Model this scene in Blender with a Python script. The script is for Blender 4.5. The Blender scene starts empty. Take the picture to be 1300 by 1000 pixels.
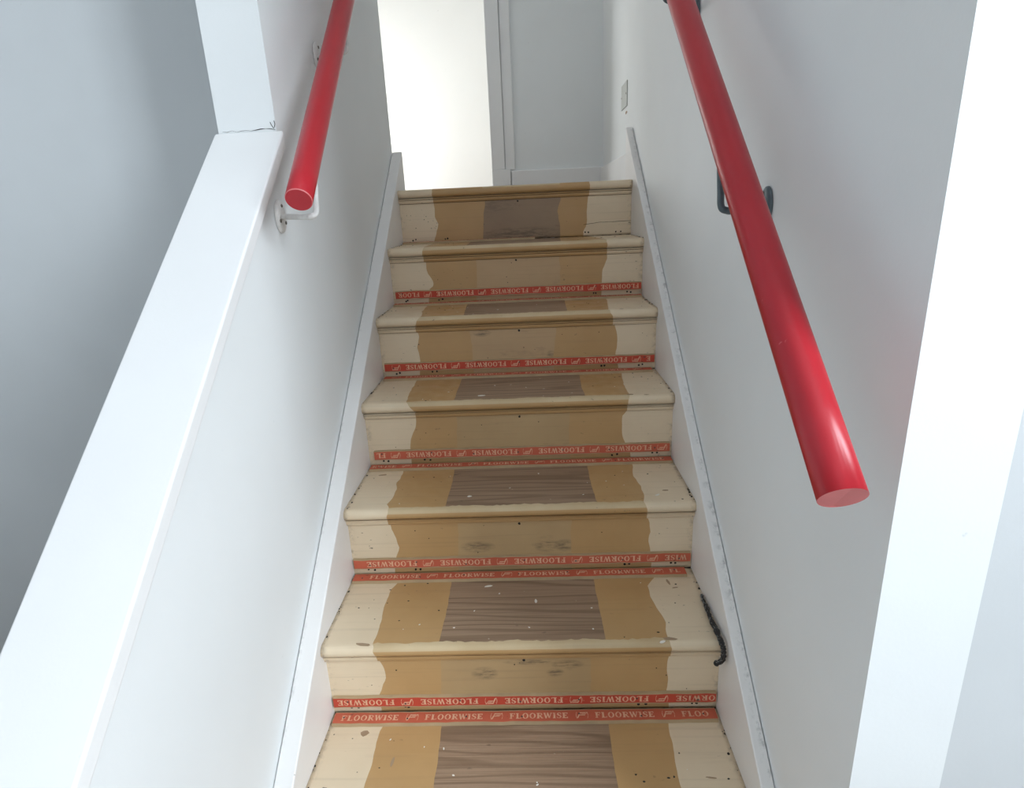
import bpy, bmesh, math, random
from mathutils import Vector, Matrix

random.seed(7)
scene = bpy.context.scene
COL = scene.collection

# ------------------------------------------------------------------ camera
cam_d = bpy.data.cameras.new('camera')
cam_d.sensor_fit = 'HORIZONTAL'
cam_d.sensor_width = 36.0
cam_d.lens = 755.1 / 1300 * 36.0
cam_d.clip_start = 0.02
cam = bpy.data.objects.new('camera', cam_d)
COL.objects.link(cam)
_r = Vector((0.9986, 0.0274, -0.0444)); _f = Vector((-0.0394, 0.9543, -0.2964))
_r.normalize(); _f.normalize()
_u = _r.cross(_f).normalized(); _r = _f.cross(_u).normalized()
cam.matrix_world = Matrix(((_r.x, _u.x, -_f.x, 0.0489), (_r.y, _u.y, -_f.y, -2.1350),
                           (_r.z, _u.z, -_f.z, -0.0780), (0, 0, 0, 1)))
scene.camera = cam

# ------------------------------------------------------------------ world, daylight in the windows, added fill lights, exposure
world = bpy.data.worlds.new('world'); scene.world = world
world.use_nodes = True
world.node_tree.nodes['Background'].inputs[0].default_value = (0.72, 0.84, 1.0, 1)
world.node_tree.nodes['Background'].inputs[1].default_value = 0.6


def area(name, loc, direction, sx, sy, power, color):
    d = bpy.data.lights.new(name, 'AREA'); d.shape = 'RECTANGLE'
    d.size, d.size_y, d.energy, d.color = sx, sy, power, color
    o = bpy.data.objects.new(name, d); COL.objects.link(o)
    o.location = loc
    o.rotation_euler = Vector(direction).to_track_quat('-Z', 'Y').to_euler()
    return o


area('daylight_hall_window', (1.93, -2.95, 0.80), (-1, 0, 0), 1.2, 1.8, 158, (0.84, 0.925, 1.0))
area('added_entrance_fill', (0.45, -4.53, -0.1), (0, 1, 0), 1.1, 1.6, 3, (0.97, 0.99, 1.0))  # added fill: unseen entrance glazing put in to light the risers
area('daylight_upper_window', (-2.03, 2.5, 0.50), (1, 0, 0), 1.3, 0.9, 56, (0.97, 1.0, 0.99))
area('added_landing_fill', (-2.03, 0.15, 1.2), (1, 0, 0), 1.0, 1.2, 10, (1.0, 1.0, 0.97))  # added fill: unseen window put in to brighten the landing wall

vs = scene.view_settings
vs.view_transform = 'Standard'; vs.look = 'None'; vs.gamma = 1.0
vs.use_curve_mapping = False
vs.exposure = 0.0
scene.cycles.use_denoising = True
scene.cycles.max_bounces = 10
scene.cycles.diffuse_bounces = 8


# ------------------------------------------------------------------ materials
class NT:
    def __init__(s, name):
        m = bpy.data.materials.new(name); m.use_nodes = True
        s.m = m; s.t = m.node_tree; s.b = s.t.nodes['Principled BSDF']

    def n(s, typ, **kw):
        nd = s.t.nodes.new(typ)
        for k, v in kw.items():
            setattr(nd, k, v)
        return nd

    def l(s, a, b):
        s.t.links.new(a, b)

    def coord(s, scale=(1, 1, 1), kind='Object'):
        c = s.n('ShaderNodeTexCoord'); mp = s.n('ShaderNodeMapping')
        mp.inputs['Scale'].default_value = scale
        s.l(c.outputs[kind], mp.inputs['Vector']); return mp.outputs[0]

    def noise(s, vec, scale, detail=4, rough=0.55, dist=0.0):
        nz = s.n('ShaderNodeTexNoise')
        nz.inputs['Scale'].default_value = scale; nz.inputs['Detail'].default_value = detail
        nz.inputs['Roughness'].default_value = rough; nz.inputs['Distortion'].default_value = dist
        s.l(vec, nz.inputs['Vector']); return nz.outputs['Fac']

    def ramp(s, fac, a, b, va=0.0, vb=1.0):
        r = s.n('ShaderNodeMapRange', clamp=True)
        for i, v in zip((1, 2, 3, 4), (a, b, va, vb)):
            r.inputs[i].default_value = v
        s.l(fac, r.inputs[0]); return r.outputs[0]

    def mix(s, fac, a, b, mode='MIX'):
        mx = s.n('ShaderNodeMix', data_type='RGBA', blend_type=mode)
        if isinstance(fac, (int, float)): mx.inputs[0].default_value = fac
        else: s.l(fac, mx.inputs[0])
        for sock, v in ((mx.inputs[6], a), (mx.inputs[7], b)):
            if isinstance(v, tuple): sock.default_value = (*v, 1)
            else: s.l(v, sock)
        return mx.outputs[2]

    def math(s, op, a, b=None):
        m = s.n('ShaderNodeMath', operation=op)
        for i, v in enumerate((a, b)):
            if v is None: continue
            if isinstance(v, (int, float)): m.inputs[i].default_value = v
            else: s.l(v, m.inputs[i])
        return m.outputs[0]

    def bump(s, h, strength, dist=0.002):
        b = s.n('ShaderNodeBump')
        b.inputs['Strength'].default_value = strength; b.inputs['Distance'].default_value = dist
        s.l(h, b.inputs['Height']); s.l(b.outputs[0], s.b.inputs['Normal'])

    def fin(s, col, rough, spec=0.5):
        if isinstance(col, tuple): s.b.inputs['Base Color'].default_value = (*col, 1)
        else: s.l(col, s.b.inputs['Base Color'])
        if isinstance(rough, (int, float)): s.b.inputs['Roughness'].default_value = rough
        else: s.l(rough, s.b.inputs['Roughness'])
        s.b.inputs['Specular IOR Level'].default_value = spec
        return s.m


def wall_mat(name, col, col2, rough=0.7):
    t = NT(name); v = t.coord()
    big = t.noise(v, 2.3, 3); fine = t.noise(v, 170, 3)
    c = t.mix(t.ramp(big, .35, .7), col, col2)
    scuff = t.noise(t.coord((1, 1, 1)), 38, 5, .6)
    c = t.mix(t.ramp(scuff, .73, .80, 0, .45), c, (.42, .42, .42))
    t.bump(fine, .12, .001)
    return t.fin(c, rough, .35)


def paint_mat(name, a, b, dirt=.5, rough=.42, edge=True, fleck=.0):
    """old gloss paint on timber: two tones, small dark chips, grime along the string boards"""
    t = NT(name); v = t.coord()
    c = t.mix(t.ramp(t.noise(v, 7, 4), .3, .7), a, b)
    g = t.noise(t.coord((3, 90, 140)), 1.0, 4)                       # faint brush and grain lines along x
    c = t.mix(t.ramp(g, .55, .75, 0, .16), c, (.20, .14, .08))
    sp = t.noise(t.coord((70, 120, 120)), 1.0, 2, .5)
    sp2 = t.noise(v, 9, 2)
    spk = t.math('MULTIPLY', t.ramp(sp, .70, .76), t.ramp(sp2, .45, .6))
    c = t.mix(t.math('MULTIPLY', spk, dirt), c, (.07, .055, .045))
    if edge:
        sx = t.n('ShaderNodeSeparateXYZ'); t.l(t.coord(), sx.inputs[0])
        ax = t.math('ABSOLUTE', sx.outputs[0])
        e = t.ramp(ax, .384, .403)
        dn = t.noise(v, 60, 4, .7)
        ed = t.math('MULTIPLY', e, t.ramp(dn, .48, .66))
        c = t.mix(t.math('MULTIPLY', ed, .55), c, (.13, .10, .075))
    t.bump(t.noise(t.coord((12, 120, 120)), 1.0, 4), .25, .001)
    return t.fin(c, t.ramp(t.noise(v, 30, 2), .3, .7, rough - .06, rough + .12), .45)


def wood_mat(name, a, b, dark):
    t = NT(name)
    w = t.noise(t.coord((.75, 7, 7)), 1.5, 2, .45, .2)
    sx = t.n('ShaderNodeSeparateXYZ'); t.l(t.coord(), sx.inputs[0])
    ring = t.math('ADD', t.math('MULTIPLY', w, 46.0), t.math('MULTIPLY', sx.outputs[1], 240.0))
    ring = t.math('SINE', ring)
    fib = t.noise(t.coord((5, 420, 420)), 1.0, 3, .6)
    c = t.mix(t.ramp(t.noise(t.coord((2, 9, 9)), 1.5, 3), .3, .7), a, b)
    c = t.mix(t.ramp(ring, .2, 1.0, 0, .6), c, dark)
    c = t.mix(t.ramp(fib, .42, .70, 0, .5), c, dark)
    wh = t.noise(t.coord((60, 60, 60)), 1.0, 2, .5)
    c = t.mix(t.ramp(wh, .745, .775, 0, .6), c, (.55, .48, .38))
    kn = t.noise(t.coord((22, 34, 34)), 1.0, 2, .5)
    c = t.mix(t.ramp(kn, .73, .79, 0, .7), c, (.06, .045, .035))
    t.bump(fib, .35, .001)
    return t.fin(c, .62, .3)


def worn_riser_mat(name, a, b, stain, amt, thr=.56, spots=()):
    """worn centre of a riser: rubbed paint with scuffs and brown stains"""
    t = NT(name); v = t.coord()
    c = t.mix(t.ramp(t.noise(v, 9, 4), .3, .7), a, b)
    s = t.noise(t.coord((9, 9, 26)), 1.0, 5, .65)
    c = t.mix(t.ramp(s, thr, thr + .12, 0, amt), c, stain)
    g = t.noise(t.coord((4, 90, 160)), 1.0, 4)
    c = t.mix(t.ramp(g, .55, .75, 0, .2), c, stain)
    sep = t.n('ShaderNodeSeparateXYZ'); t.l(t.coord(), sep.inputs[0])
    for cx, cz, rx, rz in spots:                                     # rubbed dirt marks
        dx = t.math('DIVIDE', t.math('SUBTRACT', sep.outputs[0], cx), rx)
        dz = t.math('DIVIDE', t.math('SUBTRACT', sep.outputs[2], cz), rz)
        d = t.math('ADD', t.math('MULTIPLY', dx, dx), t.math('MULTIPLY', dz, dz))
        mk = t.math('MULTIPLY', t.ramp(d, 1.0, .15), t.ramp(t.noise(t.coord((28, 28, 150)), 1.0, 4, .7), .40, .60, 0, .75))
        c = t.mix(mk, c, (.13, .095, .06))
    t.bump(g, .2, .001)
    return t.fin(c, .5, .4)


M = {}
M['wall'] = wall_mat('wall_white_emulsion', (.765, .785, .785), (.73, .75, .75))
M['wall_grey'] = wall_mat('wall_shaded_white', (.70, .71, .70), (.67, .68, .67))
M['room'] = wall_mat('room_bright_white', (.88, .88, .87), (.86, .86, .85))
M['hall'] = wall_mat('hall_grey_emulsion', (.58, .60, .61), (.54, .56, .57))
M['gloss'] = wall_mat('white_gloss_paint', (.80, .80, .79), (.76, .755, .75), .38)
M['ceil'] = wall_mat('ceiling_white', (.8, .8, .8), (.78, .78, .78))
M['cream'] = paint_mat('cream_paint', (.73, .60, .43), (.675, .545, .38), .85)
M['tan'] = paint_mat('ochre_paint', (.495, .305, .135), (.45, .272, .115), .45)
M['nose'] = paint_mat('worn_cream_nosing', (.60, .465, .285), (.50, .365, .205), .7)
M['wood'] = wood_mat('bare_pine', (.36, .245, .16), (.315, .207, .132), (.175, .108, .065))
M['worn_top'] = worn_riser_mat('worn_brown_riser', (.33, .225, .14), (.285, .19, .118), (.15, .10, .066), .5, .56, [(.02, -.165, .16, .03)])
M['worn_pink'] = worn_riser_mat('worn_pinkish_riser', (.50, .335, .185), (.46, .305, .165), (.28, .18, .115), .5, .58, [(.098, -.487, .014, .014), (-.10, -.415, .03, .012)])
M['worn_tan'] = worn_riser_mat('worn_ochre_riser', (.465, .315, .16), (.43, .285, .142), (.17, .12, .075), .45, .64,
    [(-.10, -.832, .045, .016), (.065, -.834, .032, .018), (.105, -.833, .028, .018), (.095, -.965, .035, .012), (.02, -.958, .06, .008), (-.075, -.985, .03, .018), (.07, -.985, .02, .012)])


def string_mat():
    t = NT('string_board_gloss'); v = t.coord()
    c = t.mix(t.ramp(t.noise(v, 4, 3), .35, .7), (.80, .785, .77), (.74, .72, .70))
    sx = t.n('ShaderNodeSeparateXYZ'); t.l(t.coord(), sx.inputs[0])
    e = t.math('MAXIMUM', t.ramp(sx.outputs[0], .406, .417), t.ramp(sx.outputs[0], -.427, -.436))
    d = t.noise(v, 45, 6, .75)
    c = t.mix(t.math('MULTIPLY', e, t.ramp(d, .50, .70, 0, .75)), c, (.30, .30, .29))
    k = t.noise(v, 75, 3, .6)
    c = t.mix(t.ramp(k, .73, .77, 0, .7), c, (.25, .21, .17))
    t.bump(t.noise(v, 140, 3), .15, .001)
    return t.fin(c, .4, .45)


M['string'] = string_mat()


def red_rail():
    t = NT('red_gloss_paint'); v = t.coord()
    c = t.mix(t.ramp(t.noise(v, 5, 3), .3, .7), (.43, .010, .020), (.38, .008, .017))
    c = t.mix(t.ramp(t.noise(v, 60, 3), .74, .78, 0, .5), c, (.75, .25, .25))
    t.bump(t.noise(t.coord((40, 40, 40)), 1.0, 3), .12, .001)
    return t.fin(c, .33, .5)


def simple(name, col, rough, var=.15, scale=30, metal=0.0):
    t = NT(name); v = t.coord()
    b = tuple(x * (1 - var) for x in col)
    c = t.mix(t.ramp(t.noise(v, scale, 4), .3, .7), col, b)
    t.b.inputs['Metallic'].default_value = metal
    return t.fin(c, rough)


def red_print(name, a, b):
    t = NT(name); v = t.coord()
    c = t.mix(t.ramp(t.noise(v, 14, 4), .3, .7), a, b)
    c = t.mix(t.ramp(t.noise(t.coord((60, 160, 160)), 1.0, 4, .6), .66, .74, 0, .5), c, (.55, .30, .17))
    c = t.mix(t.ramp(t.noise(v, 85, 3), .70, .76, 0, .7), c, (.08, .04, .03))
    return t.fin(c, .6, .3)


def print_text():
    t = NT('faded_cream_print'); v = t.coord()
    c = t.mix(t.ramp(t.noise(v, 130, 4, .65),   .50, .70), (.74, .46, .30), (.58, .17, .09))
    return t.fin(c, .6, .3)


M['red'] = red_rail()
M['seam'] = simple('dark_brown_seam', (.15, .10, .06), .9, .4, 120)  # dark brown colour for the moulding groove rows
M['rim'] = simple('worn_red_rim', (.62, .16, .16), .5)
M['rod_red'] = red_print('printed_red', (.55, .075, .042), (.47, .062, .035))
M['rod_orange'] = red_print('printed_faded_red', (.57, .135, .075), (.50, .11, .06))
M['rod_wood'] = simple('raw_ply', (.46, .33, .19), .7)
M['print'] = print_text()
M['nail'] = simple('dark_nail', (.10, .055, .045), .5)
M['hole'] = simple('nail_hole_dark', (.02, .016, .013), .9)
M['bracket_white'] = simple('bracket_white_paint', (.72, .71, .68), .4, .2, 90)
M['bracket_grey'] = simple('bracket_blue_grey', (.085, .12, .135), .4, .35, 60)
M['screw'] = simple('screw_dull', (.12, .10, .08), .5)
M['rope'] = simple('black_frayed_rubber', (.028, .026, .024), .8, .6, 300)
M['fleck'] = simple('white_paint_fleck', (.78, .74, .66), .6)
M['chip'] = simple('brown_chip', (.38, .265, .165), .7)
M['plate'] = simple('grey_plastic', (.50, .515, .48), .5, .06)
M['floor'] = wood_mat('hall_floor_boards', (.36, .27, .19), (.32, .24, .17), (.2, .14, .1))
M['frame'] = simple('white_window_frame', (.8, .8, .8), .4, .03)
M['gap'] = simple('dark_gap', (.035, .03, .026), .95)


# ------------------------------------------------------------------ mesh helpers
def mesh_obj(name, bm, mats, parent=None):
    me = bpy.data.meshes.new(name)
    bm.normal_update(); bm.to_mesh(me); bm.free()
    for m in (mats if isinstance(mats, (list, tuple)) else [mats]):
        me.materials.append(m)
    o = bpy.data.objects.new(name, me); COL.objects.link(o)
    if parent is not None: o.parent = parent
    return o


def tag(o, label=None, cat=None, group=None, kind=None):
    for k, v in (('label', label), ('category', cat), ('group', group), ('kind', kind)):
        if v: o[k] = v
    return o


def struct(name, bm, mat, label, cat):
    return tag(mesh_obj(name, bm, mat), label, cat, kind='structure')


def empty(name, loc=(0, 0, 0)):
    o = bpy.data.objects.new(name, None); COL.objects.link(o); o.location = loc
    o.empty_display_size = .05
    return o


def box(bm, x0, x1, y0, y1, z0, z1, bev=0.0, seg=2):
    r = bmesh.ops.create_cube(bm, size=1.0)
    vs_ = r['verts']
    for v in vs_:
        v.co = Vector(((x0 + x1) / 2 + v.co.x * (x1 - x0), (y0 + y1) / 2 + v.co.y * (y1 - y0),
                       (z0 + z1) / 2 + v.co.z * (z1 - z0)))
    if bev:
        es = list({e for v in vs_ for e in v.link_edges})
        bmesh.ops.bevel(bm, geom=es, offset=bev, segments=seg, profile=.5, affect='EDGES')
    return vs_


def prism_x(bm, prof, x0, x1, bev=0.0, seg=2):
    """closed (y,z) outline pushed along x"""
    a = [bm.verts.new((x0, y, z)) for y, z in prof]
    b = [bm.verts.new((x1, y, z)) for y, z in prof]
    n = len(prof); fs = []
    fs.append(bm.faces.new(a)); fs.append(bm.faces.new(list(reversed(b))))
    for i in range(n):
        j = (i + 1) % n
        fs.append(bm.faces.new((a[i], b[i], b[j], a[j])))
    bmesh.ops.recalc_face_normals(bm, faces=fs)
    if bev:
        es = list({e for f in fs for e in f.edges})
        bmesh.ops.bevel(bm, geom=es, offset=bev, segments=seg, profile=.5, affect='EDGES')


def tube(bm, pts, radii, seg=20, cap=True, cap_mat=0):
    pts = [Vector(p) for p in pts]
    if isinstance(radii, (int, float)): radii = [radii] * len(pts)
    rings = []; ref = None
    for i, p in enumerate(pts):
        d = (pts[min(i + 1, len(pts) - 1)] - pts[max(i - 1, 0)]).normalized()
        if ref is None:
            ref = Vector((0, 0, 1)) if abs(d.z) < .9 else Vector((0, 1, 0))
        a = (ref - d * ref.dot(d)).normalized(); b = d.cross(a); ref = a
        rings.append([bm.verts.new(p + (a * math.cos(2 * math.pi * k / seg) + b * math.sin(2 * math.pi * k / seg)) * radii[i])
                      for k in range(seg)])
    for A, B in zip(rings, rings[1:]):
        for k in range(seg):
            f = bm.faces.new((A[k], A[(k + 1) % seg], B[(k + 1) % seg], B[k])); f.smooth = True
    if cap:
        f1 = bm.faces.new(list(reversed(rings[0]))); f2 = bm.faces.new(rings[-1])
        f1.material_index = f2.material_index = cap_mat
    return rings


def smooth_path(ctrl, n=8):
    """Catmull-Rom through control points"""
    P = [Vector(c) for c in ctrl]; P = [P[0] * 2 - P[1]] + P + [P[-1] * 2 - P[-2]]; out = []
    for i in range(1, len(P) - 2):
        for k in range(n):
            t = k / n
            out.append(.5 * ((2 * P[i]) + (-P[i - 1] + P[i + 1]) * t + (2 * P[i - 1] - 5 * P[i] + 4 * P[i + 1] - P[i + 2]) * t * t
                             + (-P[i - 1] + 3 * P[i] - 3 * P[i + 1] + P[i + 2]) * t ** 3))
    out.append(P[-2]); return out


# ------------------------------------------------------------------ stair dimensions (landing = 0)
RISE, GO, NOSE, TH = 0.1802, 0.2325, 0.0208, 0.027
HW = 0.40                      # half the clear width between the string boards
NSTEP = 9
FLOOR = -NSTEP * RISE
XL, XR = -0.437, 0.424         # wall faces
YB = 1.04                      # back wall of the landing
CEIL = 2.4
SL = RISE / GO


# ------------------------------------------------------------------ the setting
def b1(*a):
    bm = bmesh.new(); box(bm, *a); return bm


def boxes(*lst):
    bm = bmesh.new()
    for a in lst: box(bm, *a)
    return bm


# left wall: low wall with raking top, full height above the middle of the flight
CAP_Y, CAP_Z, CAP_S = -0.890, 0.088, 0.862
capz = lambda y: CAP_Z + CAP_S * (y - CAP_Y)
TW = 0.115
bm = bmesh.new()
prism_x(bm, [(-2.28, FLOOR), (.155, FLOOR), (.155, CEIL), (CAP_Y, CEIL), (CAP_Y, CAP_Z - .032), (-2.28, capz(-2.28) - .032)],
        XL - TW, XL)
struct('wall_left', bm, M['wall'], 'white plastered stair wall that drops to a low raking wall', 'wall')
# raking cap on the low wall
bm = bmesh.new()
c_t = .033
prism_x(bm, [(-2.30, capz(-2.30)), (CAP_Y - .001, CAP_Z), (CAP_Y - .001, CAP_Z - c_t), (-2.30, capz(-2.30) - c_t)],
        XL - TW - .008, XL + .014, .0035, 3)
for f in bm.faces: f.smooth = False
struct('trim_1', bm, M['gloss'], 'white raking cap board on top of the low stair wall', 'trim')

struct('wall_right', b1(XR, XR + .11, -1.56, YB, FLOOR, CEIL), M['wall'], 'long white wall beside the stairs behind the longer red handrail', 'wall')

# landing floor and upper room floor
struct('floor_landing', boxes((XL + .002, XR - .002, .03, .156, -.12, -.0005), (-2.0, XR - .002, .157, 3.2, -.12, -.0005)),
       M['floor'], 'wooden landing floor at the top of the stairs', 'floor')
struct('floor', b1(-2.0, 1.9, -4.5, 1.04, FLOOR - .1, FLOOR), M['floor'], 'wooden hall floor at the foot of the stairs', 'floor')
struct('ceiling', b1(-2.1, 2.0, -4.6, 3.3, CEIL, CEIL + .1), M['ceil'], 'white ceiling over the stairwell', 'ceiling')

# landing back wall with the doorway
DX0, DX1, DH = -1.35, -0.1275, 2.03
struct('wall_back', boxes((-2.0, DX0, YB, YB + .1, 0, CEIL), (DX1, XR, YB, YB + .1, 0, CEIL), (DX0, DX1, YB, YB + .1, DH, CEIL)),
       M['wall'], 'white landing wall beside the bright doorway', 'wall')
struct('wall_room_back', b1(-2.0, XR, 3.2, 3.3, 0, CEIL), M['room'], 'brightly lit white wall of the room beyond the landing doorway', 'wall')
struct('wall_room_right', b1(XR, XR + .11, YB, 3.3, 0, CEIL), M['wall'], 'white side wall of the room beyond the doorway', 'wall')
struct('wall_room_left', boxes((-2.1, -2.0, .65, 1.85, -.12, CEIL), (-2.1, -2.0, -.5, -.35, -.12, CEIL), (-2.1, -2.0, -.35, .65, -.12, .6), (-2.1, -2.0, -.35, .65, 1.8, CEIL), (-2.1, -2.0, 3.15, 3.3, -.12, CEIL), (-2.1, -2.0, 1.85, 3.15, -.12, .05),
                               (-2.1, -2.0, 1.85, 3.15, .95, CEIL)), M['wall'], 'white window wall of the upper room', 'wall')
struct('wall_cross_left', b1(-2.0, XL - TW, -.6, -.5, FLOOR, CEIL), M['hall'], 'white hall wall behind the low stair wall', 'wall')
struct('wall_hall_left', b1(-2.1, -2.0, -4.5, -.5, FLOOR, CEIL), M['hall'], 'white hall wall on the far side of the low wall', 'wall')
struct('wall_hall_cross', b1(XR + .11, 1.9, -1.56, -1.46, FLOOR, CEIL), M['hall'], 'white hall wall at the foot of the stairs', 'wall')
struct('wall_hall_right', boxes((1.9, 2.0, -4.5, -3.55, FLOOR, CEIL), (1.9, 2.0, -2.35, -1.46, FLOOR, CEIL),
                                (1.9, 2.0, -3.55, -2.35, FLOOR, -.10), (1.9, 2.0, -3.55, -2.35, 1.70, CEIL)), M['hall'],
       'white hall wall with the daylight window', 'wall')
struct('wall_front', boxes((-2.1, -.1, -4.6, -4.5, FLOOR, CEIL), (1.0, 2.0, -4.6, -4.5, FLOOR, CEIL),
                           (-.1, 1.0, -4.6, -4.5, FLOOR, -.9), (-.1, 1.0, -4.6, -4.5, .7, CEIL)), M['hall'],
       'white hall wall with the added glazed entrance', 'wall')


def window(name, axis, pos, a0, a1, z0, z1, label):
    bm = bmesh.new(); w = .05
    def bar(p0, p1, q0, q1):
        if axis == 'x': box(bm, pos - .02, pos + .02, p0, p1, q0, q1, .004)
        else: box(bm, p0, p1, pos - .02, pos + .02, q0, q1, .004)
    bar(a0, a1, z0, z0 + w); bar(a0, a1, z1 - w, z1); bar(a0, a0 + w, z0 + w, z1 - w); bar(a1 - w, a1, z0 + w, z1 - w)
    bar((a0 + a1) / 2 - .02, (a0 + a1) / 2 + .02, z0 + w, z1 - w)
    return struct(name, bm, M['frame'], label, 'window')


window('window_1', 'x', 1.925, -3.55, -2.35, -.10, 1.70, 'white framed hall window')
window('added_window_2', 'y', -4.525, -.1, 1.0, -.9, .7, 'added unseen entrance glazing with a white frame')  # frame around the added riser fill
window('window_3', 'x', -2.025, 1.85, 3.15, .05, .95, 'white framed window of the upper room')

window('added_window_4', 'x', -2.025, -.35, .65, .6, 1.8, 'added unseen landing window with a white frame')  # frame around the added landing fill

# architrave of the doorway, its plinth block, skirting boards
bm = bmesh.new()
box(bm, DX1 - .002, DX1 + .064, YB - .018, YB - .0005, .112, DH + .05, .003)
box(bm, DX1 + .066, DX1 + .114, YB - .010, YB - .0005, .112, DH + .05, .002)
box(bm, DX1 - .002, DX1 + .090, YB - .022, YB - .0005, .0, .112, .003)
box(bm, DX1 + .0905, DX1 + .0915, YB - .021, YB - .001, 0, .10)
struct('trim_2', bm, M['gloss'], 'white doorway architrave standing on a plinth block', 'trim')
bm = bmesh.new(); box(bm, DX1 + .0935, XR - .001, YB - .018, YB - .0005, 0, .104, .004)
struct('baseboard_back', bm, M['gloss'], 'white skirting board along the landing back wall', 'skirting board')
bm = bmesh.new(); box(bm, XR - .016, XR - .0005, .165, YB - .019, 0, .098, .004)
struct('baseboard_right', bm, M['gloss'], 'short white skirting board on the side wall of the landing', 'skirting board')

# ------------------------------------------------------------------ the staircase
stair = empty('staircase', (0, 0, 0))
tag(stair, 'steep narrow wooden staircase with cream and ochre painted edges and bare treads', 'staircase')

# paint edges measured along each riser (0 = tread above, 1 = tread below) and tread (0 = back, 1 = nosing)
RISERS = {
 0:{'L': [(0.07, -0.2808), (0.27, -0.2803), (0.52, -0.2807), (0.64, -0.2694), (0.85, -0.2816), (0.95, -0.2871)], 'CL': [(0.33, -0.1037), (0.62, -0.1108), (0.99, -0.1175)], 'CR': [(0.3, 0.1576), (0.5, 0.1474), (0.8, 0.1544), (0.98, 0.1551)], 'R': [(0.07, 0.2564), (0.25, 0.2545), (0.4, 0.2479), (0.8, 0.2474), (0.9, 0.2336)]},
 1:{'L': [(0.17, -0.2915), (0.3, -0.2848), (0.46, -0.2821), (0.58, -0.2662), (0.67, -0.2643), (0.73, -0.2813), (0.96, -0.2864)], 'CL': [(0.4, -0.1246), (0.95, -0.1309)], 'CR': [(0.3, 0.1403), (0.72, 0.1395)], 'R': [(0.15, 0.287), (0.34, 0.2886), (0.53, 0.274), (0.73, 0.2723), (0.87, 0.2723)]},
 2:{'L': [(0.21, -0.2891), (0.3, -0.2841), (0.41, -0.2845), (0.51, -0.2908), (0.7, -0.2874), (0.9, -0.2906)], 'CL': [(0.33, -0.1338), (0.53, -0.1292), (0.72, -0.1314)], 'CR': [(0.31, 0.1145), (0.68, 0.1061)], 'R': [(0.2, 0.276), (0.38, 0.2881), (0.52, 0.2906), (0.72, 0.2852), (0.92, 0.2934)]},
 3:{'L': [(0.29, -0.2638), (0.44, -0.2698), (0.58, -0.2855), (0.72, -0.2878), (0.92, -0.2876)], 'CL': [(0.4, -0.1595), (0.77, -0.1644)], 'CR': [(0.33, 0.135), (0.7, 0.134)], 'R': [(0.25, 0.2821), (0.33, 0.2721), (0.54, 0.2707), (0.72, 0.276), (0.89, 0.294)]},
 4:{'L': [(0.21, -0.3022), (0.33, -0.2984), (0.46, -0.2877), (0.6, -0.2847), (0.74, -0.2958), (0.96, -0.3026)], 'CL': [(0.33, -0.1409), (0.68, -0.1454)], 'CR': [(0.26, 0.1222), (0.6, 0.1201)], 'R': [(0.19, 0.2919), (0.3, 0.3005), (0.46, 0.3028), (0.59, 0.2983), (0.71, 0.3023), (0.94, 0.3078)]},
 5:{'L': [(0.27, -0.2905), (0.38, -0.2812), (0.53, -0.2808), (0.69, -0.294), (0.76, -0.2987)], 'CL': [(0.3, -0.1625), (0.74, -0.1689)], 'CR': [(0.28, 0.1424), (0.77, 0.1419)], 'R': [(0.22, 0.2999), (0.41, 0.2963), (0.53, 0.2986), (0.72, 0.2965), (0.92, 0.301)]},
}
TREADS = {
 1:{'L': [(0, -0.2885), (.9, -0.2868)], 'A': [(0.1, -0.158), (1.0, -0.152)], 'B': [(0.14, 0.1519), (0.93, 0.1445)], 'R': [(0.08, 0.2588), (.6, .272), (1.0, 0.284)]},
 2:{'L': [(0.2, -0.2861), (0.61, -0.2843), (.9, -0.272)], 'A': [(0.26, -0.156), (1.0, -0.1488)], 'B': [(0.07, 0.1502), (1.0, 0.1469)], 'R': [(0.21, 0.2809), (1.0, 0.2628)]},
 3:{'L': [(0.19, -0.2931), (0.5, -0.2922), (0.85, -0.2881), (.93, -0.2861)], 'A': [(0.21, -0.1621), (0.56, -0.1628), (1.0, -0.1614)], 'B': [(0.13, 0.1772), (0.61, 0.1726), (1.01, 0.176)], 'R': [(0.19, 0.2969), (0.71, 0.2845), (0.95, 0.2872)]},
 4:{'L': [(0.11, -0.304), (0.35, -0.3019), (0.45, -0.3078), (0.6, -0.2994), (0.8, -0.2989), (0.92, -0.3049), (.98, -0.296)], 'A': [(0.08, -0.1697), (0.63, -0.165), (0.99, -0.166)], 'B': [(0.08, 0.1771), (0.54, 0.1753), (1.0, 0.1804)], 'R': [(0.11, 0.2926), (0.44, 0.2848), (0.66, 0.2926), (0.9, 0.2903), (1.0, 0.2843)]},
 5:{'L': [(0.14, -0.288), (0.25, -0.2979), (0.48, -0.2997), (0.78, -0.2952), (0.99, -0.2958)], 'A': [(0.14, -0.1622), (0.52, -0.1586), (1.0, -0.1623)], 'B': [(0.13, 0.1684), (0.53, 0.1691), (0.99, 0.1716)], 'R': [(0.15, 0.3067), (0.28, 0.2848), (0.43, 0.2852), (0.66, 0.2952), (0.81, 0.2985), (0.99, 0.2946)]},
 6:{'L': [(0.15, -0.2892), (0.26, -0.2929), (0.5, -0.2893), (0.68, -0.2902)], 'A': [(0.15, -0.1666), (0.51, -0.1618), (0.69, -0.1624)], 'B': [(0.14, 0.1748), (0.43, 0.1722), (0.7, 0.1733)], 'R': [(0.14, 0.2951), (0.42, 0.2883), (0.7, 0.2854)]},
}
for k in (6, 7, 8): RISERS[k] = RISERS[4 if k % 2 else 5]
for k in (7, 8): TREADS[k] = TREADS[5 if k % 2 else 4]


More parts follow.
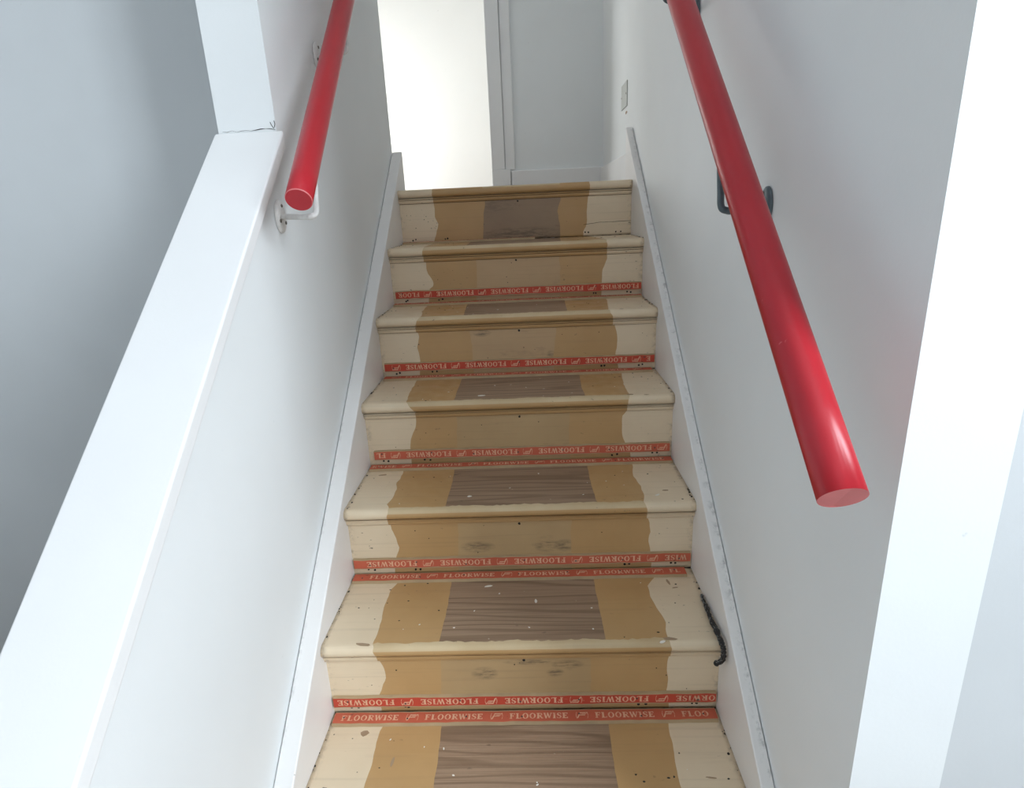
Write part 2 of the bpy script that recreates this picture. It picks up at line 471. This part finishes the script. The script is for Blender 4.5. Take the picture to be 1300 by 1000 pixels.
def interp(pl, v):
    if v <= pl[0][0]: return pl[0][1]
    for (a, xa), (b, xb) in zip(pl, pl[1:]):
        if v <= b: return xa + (xb - xa) * (v - a) / (b - a)
    return pl[-1][1]


def jit(rng, n, amp):
    """smoothed random ragged edge"""
    r = [rng.uniform(-1, 1) for _ in range(n)]
    return [amp * (.25 * r[max(i - 1, 0)] + .6 * r[i] + .25 * r[min(i + 1, n - 1)]) for i in range(n)]


def strip_grid(bm, rows, bounds, mats, subs):
    """rows: list of (y,z); bounds[row]=[x0..x5]; mats(row,col)->index; subs: cells per column"""
    grid = []
    for (y, z), bx in zip(rows, bounds):
        line = []
        for c in range(len(bx) - 1):
            for s in range(subs[c]):
                line.append(bm.verts.new((bx[c] + (bx[c + 1] - bx[c]) * s / subs[c], y, z)))
        line.append(bm.verts.new((bx[-1], y, z)))
        grid.append(line)
    colof = [c for c in range(len(subs)) for _ in range(subs[c])]
    for i in range(len(rows) - 1):
        for j in range(len(grid[0]) - 1):
            f = bm.faces.new((grid[i][j], grid[i + 1][j], grid[i + 1][j + 1], grid[i][j + 1]))
            f.material_index = mats(i, colof[j]); f.smooth = True
    return grid


treads, risers_o = {}, {}
for i in range(NSTEP):
    z = -i * RISE; yf = -i * GO
    rng = random.Random(100 + i)
    yb = -(i - 1) * GO + NOSE if i else .029
    R = TH / 2
    # ---- tread (the first one is the landing nosing)
    NR = 26 if i else 3
    rows = []
    for k in range(NR):
        rows.append((yb + (yf + R - yb) * k / (NR - 1), z))
    ntop = len(rows)
    for k in range(1, 10):
        a = math.pi * k / 10
        rows.append((yf + R - R * math.sin(a), z - R + R * math.cos(a)))
    rows.append((yf + R, z - TH)); rows.append((yf + NOSE + .004, z - TH))
    rT = TREADS.get(i) or {'L': [(0, -.281)], 'A': [(0, -.108)], 'B': [(0, .155)], 'R': [(0, .2564)]}
    rR = RISERS[i]
    bounds = []
    n = len(rows); js = [jit(rng, n, .0022) for _ in range(4)]
    for k in range(n):
        v = k / (ntop - 1) if k < ntop else 1.0
        t = 0 if k < ntop - 1 else min(1, (k - ntop + 1) / 8)
        L = interp(rT['L'], v) * (1 - t) + interp(rR['L'], .1) * t + js[0][k]
        Rr = interp(rT['R'], v) * (1 - t) + interp(rR['R'], .1) * t + js[1][k]
        A = interp(rT['A'], v) + js[2][k] * .6; B = interp(rT['B'], v) + js[3][k] * .6
        bounds.append([-HW, L, A, B, Rr, HW])
    # 0 cream 1 ochre 2 bare wood 3 worn nosing
    edge = ntop - 1

    def tm(row, col):
        if col in (0, 4): return 0
        if i == 0: return 3 if (col == 2 or row < 3) and row < 5 else 1
        if row >= ntop + 3: return 1
        if row >= edge: return 3
        return 2 if col == 2 else 1
    bm = bmesh.new()
    grid = strip_grid(bm, rows, bounds, tm, [10, 14, 44, 14, 10])
    if i:
        for q in range(11, len(grid[0]) - 11):
            dy = .002 + rng.uniform(-.0022, .0022) + .0018 * math.sin(q * .35 + i)
            grid[edge][q].co.y += dy
    # underside, back and ends close the board
    under = [bm.verts.new((v.co.x, yb, z - TH)) for v in grid[-1]]
    for j in range(len(under) - 1):
        f = bm.faces.new((grid[-1][j], under[j], under[j + 1], grid[-1][j + 1])); f.material_index = 1
        f = bm.faces.new((under[j], grid[0][j], grid[0][j + 1], under[j + 1])); f.material_index = 1
    bm.faces.new([g_[0] for g_ in grid] + [under[0]]); bm.faces.new([g_[-1] for g_ in reversed(grid)] + [under[-1]])
    bmesh.ops.recalc_face_normals(bm, faces=bm.faces[:])
    o = mesh_obj('tread', bm, [M['cream'], M['tan'], M['wood'], M['nose']], stair)
    treads[i] = o
    # ---- riser
    y = yf + NOSE; ztop = z - TH; zbot = z - RISE + .0005
    NRr = 20
    rows = [(y, ztop + (zbot - ztop) * k / (NRr - 1)) for k in range(NRr)]
    js = [jit(rng, NRr, .0020) for _ in range(4)]
    bounds = []
    for k, (yy, zz) in enumerate(rows):
        v = (z - zz) / RISE
        bounds.append([-HW, interp(rR['L'], v) + js[0][k], interp(rR['CL'], v) + js[1][k],
                       interp(rR['CR'], v) + js[2][k], interp(rR['R'], v) + js[3][k], HW])
    cm = {0: 'worn_top', 1: 'worn_pink', 2: 'worn_pink'}.get(i, 'worn_tan')
    bm = bmesh.new()
    g = strip_grid(bm, rows, bounds, lambda r_, c: 0 if c in (0, 4) else (2 if c == 2 else 1), [4, 4, 10, 4, 4])
    b0 = [bm.verts.new((v.co.x, y + .008, v.co.z)) for v in g[0]]
    b1_ = [bm.verts.new((v.co.x, y + .008, v.co.z)) for v in g[-1]]
    for j in range(len(b0) - 1):
        bm.faces.new((b0[j], g[0][j], g[0][j + 1], b0[j + 1]))
        bm.faces.new((g[-1][j], b1_[j], b1_[j + 1], g[-1][j + 1]))
        bm.faces.new((b1_[j], b0[j], b0[j + 1], b1_[j + 1]))
    ro = mesh_obj('riser', bm, [M['cream'], M['tan'], M[cm]], stair)
    risers_o[i] = ro
    # ---- moulding under the nosing
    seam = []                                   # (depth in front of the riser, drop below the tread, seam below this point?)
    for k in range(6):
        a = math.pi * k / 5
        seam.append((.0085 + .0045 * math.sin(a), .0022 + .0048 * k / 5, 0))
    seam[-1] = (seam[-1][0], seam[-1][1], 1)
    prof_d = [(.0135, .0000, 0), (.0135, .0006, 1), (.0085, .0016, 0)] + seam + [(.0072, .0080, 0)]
    for k in range(6):
        a = math.pi / 2 * k / 5
        prof_d.append((.0088 - .0055 * (1 - math.cos(a)), .0088 + .0088 * math.sin(a), 0))
    prof_d += [(.0030, .0186, 1), (.0, .0200, 0)]
    prof = [(y - a, ztop - b) for a, b, c in prof_d]
    bl = [-HW, interp(rR['L'], .2), interp(rR['CL'], .2), interp(rR['CR'], .2), interp(rR['R'], .2), HW]
    bm = bmesh.new()
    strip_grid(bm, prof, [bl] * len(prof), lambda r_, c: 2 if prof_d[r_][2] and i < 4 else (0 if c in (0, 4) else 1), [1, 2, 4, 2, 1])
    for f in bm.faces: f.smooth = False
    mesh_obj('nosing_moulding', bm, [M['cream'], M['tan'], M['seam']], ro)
    # ---- nail holes, two pairs on each side and a stray one under the nosing
    bm = bmesh.new()

    def dot(x, zz, r):
        c = [bm.verts.new((x + r * math.cos(t * math.pi / 4) * rng.uniform(.7, 1.2), y - .0006,
                           zz + r * math.sin(t * math.pi / 4) * rng.uniform(.7, 1.2))) for t in range(8)]
        cb = [bm.verts.new((v.co.x, y + .001, v.co.z)) for v in c]
        bm.faces.new(c)
        for t in range(8): bm.faces.new((c[t], cb[t], cb[(t + 1) % 8], c[(t + 1) % 8]))
    zb = z - RISE
    for x in (-.362, -.351, -.250, -.238, .243, .256, .350, .362):
        dot(x + rng.uniform(-.004, .004), zb + .0135 + rng.uniform(-.002, .002), .0030)
    dot(.006 + rng.uniform(-.006, .006), z - .052, .0033)
    for k in range(7):
        dot(rng.uniform(-.38, .38), z - rng.uniform(.05, .13), rng.uniform(.0008, .0016))
    if i == 0:                                  # split along the lower edge of the top riser
        V = []
        for k in range(15):
            x = .236 + .163 * k / 14; zc = -.1405 + .006 * min(1, k / 5) + rng.uniform(-.0005, .0005); h = rng.uniform(.0003, .0008)
            V.append((bm.verts.new((x, y - .0006, zc - h)), bm.verts.new((x, y - .0006, zc + h))))
        for A, B in zip(V, V[1:]): bm.faces.new((A[0], B[0], B[1], A[1]))
    bmesh.ops.recalc_face_normals(bm, faces=bm.faces[:])
    tag(mesh_obj('nail_holes', bm, M['hole'], ro), kind='stuff')

# string boards
def string_board(xa, xb, off, y_top, z_cut):
    bm = bmesh.new()
    y0 = -GO * (NSTEP - 1) - .06
    lo = .36
    top = lambda yy: SL * yy + off
    prism_x(bm, [(y0, FLOOR), (y0, top(y0)), (y_top, top(y_top)), (y_top, z_cut), (y_top - .02, z_cut - .02), (.03, -.25), (y0 + .5, FLOOR)],
            xa, xb, .0025, 2)
    return mesh_obj('string_board', bm, M['string'], stair)


string_board(XL + .0014, -HW, .020, .150, .0)
string_board(HW, XR - .0010, .056, .160, .0)
# grime packed in the corner between treads and string boards
bm = bmesh.new()
rng = random.Random(5)
for i in range(1, 8):
    for sx in (-1, 1):
        for k in range(9):
            yy = rng.uniform(-i * GO + .01, -(i - 1) * GO - .022)
            r_ = rng.choice((.0009, .0013, .0018, .0026)); x = sx * (HW - r_ * .6 - abs(rng.gauss(0, .004)))
            b = bmesh.ops.create_icosphere(bm, subdivisions=1, radius=r_)
            for v in b['verts']:
                v.co = Vector((v.co.x * rng.uniform(.6, 1.3) + x, v.co.y * rng.uniform(.8, 1.9) + yy, v.co.z * .5 - i * RISE + r_ * .2))
    for k in range(16):                                               # crumbs on the open tread
        yy = rng.uniform(-i * GO + .01, -(i - 1) * GO + NOSE - .04)
        r_ = rng.uniform(.0006, .0015); x = rng.choice((-1, 1)) * rng.uniform(.17, .39)
        b = bmesh.ops.create_icosphere(bm, subdivisions=1, radius=r_)
        for v in b['verts']:
            v.co = Vector((v.co.x * rng.uniform(.8, 3) + x, v.co.y * rng.uniform(.8, 2) + yy, v.co.z * .5 - i * RISE + r_ * .2))
for i in range(1, 8):                                                 # dark line where riser meets tread
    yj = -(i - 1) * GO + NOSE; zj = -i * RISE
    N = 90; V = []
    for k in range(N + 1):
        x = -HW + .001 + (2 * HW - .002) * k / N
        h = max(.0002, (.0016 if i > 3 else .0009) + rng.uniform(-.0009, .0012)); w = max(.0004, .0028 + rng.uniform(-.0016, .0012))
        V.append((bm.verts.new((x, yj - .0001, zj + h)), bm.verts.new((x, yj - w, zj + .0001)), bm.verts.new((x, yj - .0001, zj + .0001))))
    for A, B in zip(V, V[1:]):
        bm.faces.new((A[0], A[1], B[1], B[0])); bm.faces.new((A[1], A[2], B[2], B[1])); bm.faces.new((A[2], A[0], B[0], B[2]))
tag(mesh_obj('grime', bm, M['gap'], stair), kind='stuff')  # dirt specks, crumbs and the dark riser lines share this mesh

# paint flecks and chipped spots lying on the treads
bm = bmesh.new(); bm2 = bmesh.new()
def fleck(b, x, y, z, rx, ry, rot=0.0, h=.0006):
    top = []
    for t in range(7):
        a = 2 * math.pi * t / 7; q = rng.uniform(.7, 1.15)
        dx, dy = rx * q * math.cos(a), ry * q * math.sin(a)
        top.append((x + dx * math.cos(rot) - dy * math.sin(rot), y + dx * math.sin(rot) + dy * math.cos(rot)))
    vt = [b.verts.new((px, py, z + h)) for px, py in top]; vb = [b.verts.new((px, py, z)) for px, py in top]
    b.faces.new(vt)
    for t in range(7): b.faces.new((vb[t], vb[(t + 1) % 7], vt[(t + 1) % 7], vt[t]))
for i, x, y, rx, ry, ro_ in [(3, -.091, -.651, .011, .006, .1), (4, -.115, -.869, .006, .004, 0), (4, .322, -.887, .009, .003, .6),
                        (5, -.074, -.965, .010, .004, .2), (5, .034, -1.023, .003, .008, 0), (5, .281, -1.158, .008, .004, .5)]:
    fleck(bm, x, y, -i * RISE, rx, ry, ro_)
for i in range(2, 8):
    for k in range(9):
        fleck(bm, rng.uniform(-.3, .33), rng.uniform(-i * GO + .015, -(i - 1) * GO - .03), -i * RISE, rng.uniform(.001, .003), rng.uniform(.0008, .002), rng.uniform(0, 3))
tag(mesh_obj('paint_flecks', bm, M['fleck'], stair), kind='stuff')
for i, x, y, rx, ry in [(5, .300, -1.150, .016, .005), (3, .290, -.684, .009, .004), (5, -.315, -1.150, .018, .004), (6, -.322, -1.195, .010, .009),
                        (2, .300, -.452, .006, .004), (6, .345, -1.30, .012, .002), (5, .335, -.965, .003, .012), (5, .345, -.985, .008, .0018),
                        (4, -.355, -.735, .013, .004), (4, .345, -.865, .008, .003), (3, .33, -.69, .006, .002), (6, -.25, -1.26, .003, .012)]:
    fleck(bm2, x, y, -i * RISE, rx, ry, rng.uniform(-.2, .2), .0004)
tag(mesh_obj('paint_chips', bm2, M['chip'], stair), kind='stuff')


# ------------------------------------------------------------------ printed gripper rods
def quad(bm, pts): bm.faces.new([bm.verts.new((x, y, 0)) for x, y in pts])


def rect(bm, x0, x1, y0, y1): quad(bm, [(x0, y0), (x1, y0), (x1, y1), (x0, y1)])


def stroke(bm, pts, ws):
    P = [Vector((a, b)) for a, b in pts]; L, Rr = [], []
    for k, p in enumerate(P):
        d = (P[min(k + 1, len(P) - 1)] - P[max(k - 1, 0)]).normalized(); nrm = Vector((-d.y, d.x))
        L.append(p + nrm * ws[k] / 2); Rr.append(p - nrm * ws[k] / 2)
    for k in range(len(P) - 1): quad(bm, [Rr[k], Rr[k + 1], L[k + 1], L[k]])


SW, SR = .25, .12          # heavy stem and serif thickness, cap height 1
def glyph(bm, ch, x):
    r = lambda a, b, c, d: rect(bm, x + a, x + b, c, d)
    if ch in 'FLEIR':
        r(.08, .08 + SW, 0, 1)
        r(0, .36, 0, SR); r(0, .36, 1 - SR, 1)
    if ch == 'F':
        r(.28, .72, 1 - SR - .03, 1); r(.64, .72, .74, 1); r(.28, .54, .46, .56); r(.48, .55, .36, .66); return .80
    if ch == 'L':
        r(.28, .72, 0, SR + .03); r(.64, .72, 0, .30); return .80
    if ch == 'E':
        r(.28, .72, 1 - SR - .03, 1); r(.64, .72, .74, 1); r(.28, .54, .46, .56); r(.48, .55, .36, .66)
        r(.28, .75, 0, SR + .03); r(.67, .75, 0, .28); return .84
    if ch == 'I': return .44
    if ch == 'O':
        N = 20
        for k in range(N):
            a, b = 2 * math.pi * k / N, 2 * math.pi * (k + 1) / N
            o = lambda t: (x + .42 + .42 * math.cos(t), .5 + .52 * math.sin(t)); q = lambda t: (x + .42 + .21 * math.cos(t), .5 + .40 * math.sin(t))
            quad(bm, [o(a), o(b), q(b), q(a)])
        return .92
    if ch == 'R':
        pts = [(x + .28, .95)] + [(x + .45 + .20 * math.sin(t), .73 + .22 * math.cos(t)) for t in [math.pi * k / 8 for k in range(9)]] + [(x + .28, .51)]
        stroke(bm, pts, [.10] + [.10 + .09 * math.sin(math.pi * k / 8) for k in range(9)] + [.10])
        stroke(bm, [(x + .42, .50), (x + .72, .02)], [.2, .2]); r(.62, .86, 0, SR); return .88
    if ch == 'W':
        stroke(bm, [(x + .10, 1), (x + .34, 0)], [.19, .19]); stroke(bm, [(x + .34, 0), (x + .55, 1)], [.09, .09])
        stroke(bm, [(x + .52, 1), (x + .78, 0)], [.19, .19]); stroke(bm, [(x + .78, 0), (x + 1.02, 1)], [.09, .09])
        r(-.02, .26, 1 - SR, 1); r(.42, .66, 1 - SR, 1); r(.90, 1.14, 1 - SR, 1); return 1.18
    if ch == 'S':
        pts = [(.60, .78), (.52, .92), (.35, .96), (.17, .88), (.14, .72), (.26, .58), (.46, .46), (.58, .30), (.52, .11), (.32, .04), (.14, .10), (.06, .26)]
        w = [.07, .10, .10, .15, .19, .21, .21, .19, .15, .10, .10, .07]
        stroke(bm, [(x + a, b) for a, b in pts], w); r(.56, .63, .66, .98); r(.04, .11, .02, .34); return .72
    return .5


WORD = 'FLOORWISE'
_adv = []
_t = bmesh.new(); _x = 0
for ch in WORD:
    _adv.append(_x); _x += glyph(_t, ch, 0) + .06
_t.free(); WLEN = _x
TXT_LEN, TXT_H, PERIOD = .122, .0138, .1755
_cache = {}


def word_mesh(a, b):
    """letters a..b of the printed word, as flat ink faces"""
    if (a, b) not in _cache:
        bm = bmesh.new()
        for k in range(a, b): glyph(bm, WORD[k], _adv[k])
        for v in bm.verts: v.co = Vector((v.co.x * TXT_LEN / WLEN, (v.co.y - .5) * TXT_H, 0))
        me = bpy.data.meshes.new('lettering'); bm.to_mesh(me); bm.free(); me.materials.append(M['print'])
        _cache[(a, b)] = me
    return _cache[(a, b)]


def logo_mesh():
    bm = bmesh.new()
    sl = .35
    pt = lambda x, y: (x + sl * (y - .5), y)
    quad(bm, [pt(.30, 0), pt(.46, 0), pt(.46, 1), pt(.30, 1)])
    quad(bm, [pt(.46, .84), pt(1.25, .84), pt(1.25, 1), pt(.46, 1)])
    quad(bm, [pt(.46, .46), pt(1.10, .46), pt(1.10, .60), pt(.46, .60)])
    quad(bm, [pt(.62, .68), pt(1.18, .68), pt(1.18, .76), pt(.62, .76)])
    for s, cx in ((1, .05), (-1, 1.45)):
        pts = [(cx + s * .16 * (1 - math.sin(math.pi * (k + 1) / 8)), k / 6 * 1.1 - .05) for k in range(7)]
        stroke(bm, pts, [.06] * 7)
    for v in bm.verts: v.co = Vector(((v.co.x - .75) * .0175, (v.co.y - .5) * .0145, 0))
    me = bpy.data.meshes.new('logo_mark'); bm.to_mesh(me); bm.free(); me.materials.append(M['print']); return me


LOGO = logo_mesh()


def nail_mesh():
    bm = bmesh.new()
    bmesh.ops.create_cone(bm, cap_ends=True, segments=10, radius1=.0024, radius2=.0017, depth=.0010)
    me = bpy.data.meshes.new('nail'); bm.to_mesh(me); bm.free(); me.materials.append(M['nail']); return me


NAIL = nail_mesh()
TW_ROD, RT = .0315, .0068


def link_mesh(name, me, parent, loc):
    o = bpy.data.objects.new(name, me); COL.objects.link(o); o.parent = parent; o.location = loc; return o


def gripper(label, centre, flip, x0, x1, phase, mat, group, lean=0.0):
    """flip False: lies on a tread, print reads from the front. flip True: on a riser, print upside down.
       phase = x of a word's left end in the world"""
    root = empty('carpet_gripper_rod', centre)
    if flip:
        m = Matrix(((-1, 0, 0), (0, 0, -1), (0, -1, 0)))     # u=-x v=-z w=-y (columns)
    else:
        m = Matrix.Identity(3)
    root.rotation_euler = (m.to_4x4() @ Matrix.Rotation(lean, 4, 'Z')).to_euler()
    tag(root, label, 'gripper rod', group)
    RW = .0262 if flip else TW_ROD
    L = (x1 - x0) / 2; rg = random.Random(int(abs(centre[2]) * 1e4) + flip)
    # batten: slightly wavy cut edges, red printed band between bare margins
    n = 40; bm = bmesh.new(); rows = []
    for k in range(n + 1):
        u = -L + 2 * L * k / n
        ea, eb = rg.uniform(-.0005, .0005), rg.uniform(-.0005, .0005)
        mit = 0
        rows.append([(u, -RW / 2 + ea, 0), (u, -RW / 2 + ea + .0008, RT), (u, -RW / 2 + .0026 + ea * 2, RT), (u, RW / 2 - .0026 + eb * 2, RT),
                     (u, RW / 2 + eb - .0008, RT), (u, RW / 2 + eb, 0)])
    V = [[bm.verts.new(p) for p in rw] for rw in rows]
    for k in range(n):
        for j in range(5):
            f = bm.faces.new((V[k][j], V[k + 1][j], V[k + 1][j + 1], V[k][j + 1])); f.material_index = 1 if j == 2 else 0
        bm.faces.new((V[k][5], V[k + 1][5], V[k + 1][0], V[k][0]))
    bm.faces.new(list(reversed(V[0]))); bm.faces.new(V[-1])
    bmesh.ops.recalc_face_normals(bm, faces=bm.faces[:])
    mesh_obj('batten', bm, [M['rod_wood'], mat], root)
    cx = centre[0]
    w = RT + .00025
    # word starts in strip coordinate u
    ph = (phase - cx) if not flip else -(phase + TXT_LEN - cx)
    u = ph
    while u > -L - TXT_LEN: u -= PERIOD
    while u < L:
        a = 0; b = len(WORD)
        while a < b and u + _adv[a] * TXT_LEN / WLEN < -L + .001: a += 1
        while b > a and u + ((_adv[b] if b < len(WORD) else WLEN) * TXT_LEN / WLEN) > L - .001: b -= 1
        if b > a: link_mesh('lettering', word_mesh(a, b), root, (u, 0, w))
        ul = u + TXT_LEN + (PERIOD - TXT_LEN) / 2
        if -L + .016 < ul < L - .016: link_mesh('logo_mark', LOGO, root, (ul, 0, w))
        u += PERIOD
    k = -3
    for k in range(-3, 4):
        link_mesh('nail', NAIL, root, (k * L / 3.25 + rg.uniform(-.01, .01), rg.uniform(-.005, .005), RT + .0003))
    return root


ORD = {1: 'second', 2: 'third', 3: 'fourth', 4: 'fifth', 5: 'sixth', 6: 'seventh', 7: 'eighth'}
R_EXT = {1: (-.391, .396, -.260), 2: (-.392, .396, -.331), 3: (-.385, .394, -.301), 4: (-.396, .396, -.367), 5: (-.396, .396, -.389), 6: (-.395, .394, -.30), 7: (-.395, .394, -.35)}
for i, (x0, x1, ph) in R_EXT.items():
    yy = -i * GO + NOSE; zz = -(i + 1) * RISE + .0328
    gripper(f'red printed gripper rod nailed upright to the {ORD[i]} riser below the landing', ((x0 + x1) / 2, yy - .0002, zz), True, x0, x1, ph,
            M['rod_orange'] if i in (3, 4) else M['rod_red'], 'gripper rods on the riser faces')
T_EXT = {2: (-.395, .394, -.30), 3: (-.392, .386, -.33), 4: (-.394, .396, .081 - .1755 * 2), 5: (-.396, .382, -.357), 6: (-.394, .394, -.378), 7: (-.395, .394, -.34)}
TORD = {2: 'second', 3: 'third', 4: 'fourth', 5: 'fifth', 6: 'sixth', 7: 'seventh'}
for i, (x0, x1, ph) in T_EXT.items():
    yy = -(i - 1) * GO + NOSE - .0055 - TW_ROD / 2; zz = -i * RISE + .0002
    gripper(f'red printed gripper rod lying at the back of the {TORD[i]} tread below the landing', ((x0 + x1) / 2, yy, zz), False, x0, x1, ph,
            M['rod_orange'], 'gripper rods on the treads')
gripper('short worn reddish gripper rod at the back of the first tread below the landing', (-.165, NOSE - .0055 - TW_ROD / 2, -RISE + .0002),
        False, -.395, .065, -.38, M['rod_orange'], None)


# ------------------------------------------------------------------ handrails
def rail_line(p, q):
    d = (Vector(q) - Vector(p)).normalized(); p = Vector(p)
    return lambda y: p + d * ((y - p.y) / d.y), d


def plate_bm(h, w, t):
    """oval wall plate in the yz plane, face towards +x"""
    bm = bmesh.new(); N = 28; prev = None
    for x, s in ((0, 1.0), (t * .6, .98), (t, .86), (t * 1.15, .5)):
        ring = [bm.verts.new((x, w * s * math.cos(2 * math.pi * k / N), h * s * math.sin(2 * math.pi * k / N))) for k in range(N)]
        if prev:
            for k in range(N):
                f = bm.faces.new((prev[k], prev[(k + 1) % N], ring[(k + 1) % N], ring[k])); f.smooth = True
        prev = ring
    bm.faces.new(prev); return bm


def screw_bm():
    bm = bmesh.new()
    bmesh.ops.create_uvsphere(bm, u_segments=10, v_segments=6, radius=.0035)
    for v in bm.verts: v.co.x *= .45
    return bm


def handrail(name, label, p, q, y0, y1, wall_x, side, bracket_ys, mat_b):
    at, d = rail_line(p, q)
    root = empty(name, at(y0)); tag(root, label, 'handrail')
    o0 = root.location
    bm = bmesh.new(); RR = .0226
    ys = [y0 + (y1 - y0) * k / 24 for k in range(25)]
    P = [at(y) for y in ys]
    P = [P[0]] + [P[0] + d * .0015] + P[1:-1] + [P[-1] - d * .0015, P[-1]]
    rad = [RR - .0012] + [RR] * (len(P) - 2) + [RR - .0012]
    tube(bm, [pt - o0 for pt in P], rad, 40)
    for f in bm.faces[:40]: f.material_index = 1; f.smooth = False
    mesh_obj('rail', bm, [M['red'], M['rim']], root)
    for yp, zp, reach in bracket_ys:
        # oval plate on the wall below the rail; round arm runs out level, then turns up to the underside of the rail
        wx = wall_x - side * .001
        ye = yp - reach; tip = at(ye + .012)
        ctrl = [(wx, yp, zp), (wx - side * .030, yp - reach * .30, zp - .001), (tip.x + side * .016, ye + .010, zp - .003),
                (tip.x + side * .002, ye, zp - .002), (tip.x - side * .005, ye + .004, zp + .004),
                (tip.x - side * .003, ye + .018, zp + (tip.z - RR - zp) * .4), (tip.x, ye + .045, at(ye + .045).z - RR * .9)]
        bm = bmesh.new()
        tube(bm, [v - o0 for v in smooth_path(ctrl, 8)], .0052, 14)
        arm = mesh_obj('bracket', bm, mat_b, root)
        pb = plate_bm(.031, .021, .006)
        for v in pb.verts: v.co = Vector((wx - side * v.co.x, yp + v.co.y, zp + v.co.z)) - o0
        bmesh.ops.recalc_face_normals(pb, faces=pb.faces[:])
        mesh_obj('wall_plate', pb, mat_b, arm)
        for dy, dz in ((.002, .020), (-.013, -.008), (.011, -.012)):
            sb = screw_bm()
            for v in sb.verts: v.co += Vector((wx - side * .0072, yp + dy, zp + dz)) - o0
            mesh_obj('screw', sb, M['screw'], arm)
    return root


handrail('handrail', 'red painted round handrail with cut end and white brackets above the low wall', (-.335, -1.1015, -.0492), (-.365, -.5488, .4044), -1.10, .02, XL, -1,
         [(-.943, -.072, .085), (-.585, .282, .03), (-.12, .64, .05)], M['bracket_white'])
handrail('handrail', 'red painted round handrail on blue-grey brackets along the long plain wall', (.34, -.8677, .2748), (.3365, -1.3452, -.1220), -1.62, .05, XR, 1,
         [(-1.144, -.092, .065), (-.666, .307, .09), (-.2, .69, .065)], M['bracket_grey'])

# ------------------------------------------------------------------ small things
# frayed black strip lying along the edge of the fifth tread
rng = random.Random(11)
ctrl = [(.395, -1.020, -.897), (.393, -1.045, -.8955), (.392, -1.075, -.8945), (.390, -1.110, -.8935), (.391, -1.140, -.893), (.390, -1.168, -.8925),
        (.391, -1.184, -.899), (.392, -1.1855, -.915), (.390, -1.181, -.930), (.382, -1.176, -.940)]
path = smooth_path(ctrl, 9)
root = empty('rubber_strip', path[0])
bm = bmesh.new()
rad = [.0026 + .0022 * min(1, k / 25) + rng.uniform(-.0011, .0011) for k in range(len(path))]
tube(bm, [p + Vector((rng.uniform(-.0007, .0003), 0, rng.uniform(.001, .0018))) - path[0] for p in path], rad, 12)
mesh_obj('strip_body', bm, M['rope'], root)
bm = bmesh.new()
for k in range(190):
    p = rng.choice(path) - path[0]
    a = p + Vector((rng.uniform(-.005, .002), rng.uniform(-.004, .004), rng.uniform(.001, .005)))
    b = a + Vector((rng.uniform(-.004, .002), rng.uniform(-.006, .006), rng.uniform(-.001, .003)))
    tube(bm, [a, (a + b) / 2 + Vector((0, 0, .0008)), b], [.0005, .0004, .0002], 5)
tag(mesh_obj('frayed_fibres', bm, simple('grey_fibre', (.36, .35, .33), .9), root), kind='stuff')
tag(root, 'frayed black rubber strip against the string board on the fifth tread', 'strip')

# flat grey plate low on the landing side wall
root = empty('cover_plate', (XR, .35, .31))
bm = bmesh.new(); box(bm, -.004, 0, -.066, .066, -.043, .043, .0015, 3)
mesh_obj('plate', bm, M['plate'], root)
for s in (-1, 1):
    sb = screw_bm()
    for v in sb.verts: v.co += Vector((-.0042, s * .056, 0))
    mesh_obj('screw', sb, M['screw'], root)
tag(root, 'flat pale grey rectangular plate on the landing side wall', 'wall plate')

# chipped plaster spots: shallow flakes on the walls
bm = bmesh.new()
def wallchip(x, y, z, ry, rz):
    q = [(math.cos(2 * math.pi * k / 7) * rng.uniform(.6, 1.2), math.sin(2 * math.pi * k / 7) * rng.uniform(.6, 1.2)) for k in range(7)]
    s = -1 if x > 0 else 1
    a = [bm.verts.new((x + s * .0008, y + ry * c, z + rz * d)) for c, d in q]; b = [bm.verts.new((x, y + ry * c, z + rz * d)) for c, d in q]
    bm.faces.new(a if x < 0 else a[::-1])
    for k in range(7): bm.faces.new((a[k], a[(k + 1) % 7], b[(k + 1) % 7], b[k]))
cb = bmesh.new(); xs = [XL - .002 - k * .0095 for k in range(12)]
pc = [(x, CAP_Z + .0025 + rng.uniform(-.002, .0025), rng.uniform(.0002, .0009) * (1 if k < 7 else .4)) for k, x in enumerate(xs)]
V = [(cb.verts.new((x, CAP_Y - .0007, z - h)), cb.verts.new((x, CAP_Y - .0007, z + h))) for x, z, h in pc]
for A, B in zip(V, V[1:]): cb.faces.new((A[0], B[0], B[1], A[1]))
for pts in ([(XL - .004, .092), (XL - .008, .098), (XL - .010, .104)], [(XL - .003, .094), (XL - .001, .100), (XL - .002, .106)]):
    V = [(cb.verts.new((x - .0007, CAP_Y - .0007, z)), cb.verts.new((x + .0007, CAP_Y - .0007, z))) for x, z in pts]
    for A, B in zip(V, V[1:]): cb.faces.new((A[0], B[0], B[1], A[1]))
tag(mesh_obj('plaster_crack', cb, M['gap'], bpy.data.objects['wall_left']), kind='stuff')
for y, z, ry, rz in [(.31, .247, .022, .006), (.29, .166, .012, .010)]: wallchip(XR, y, z, ry, rz)
o = mesh_obj('plaster_chips', bm, M['chip'], bpy.data.objects['wall_right']); tag(o, kind='stuff')
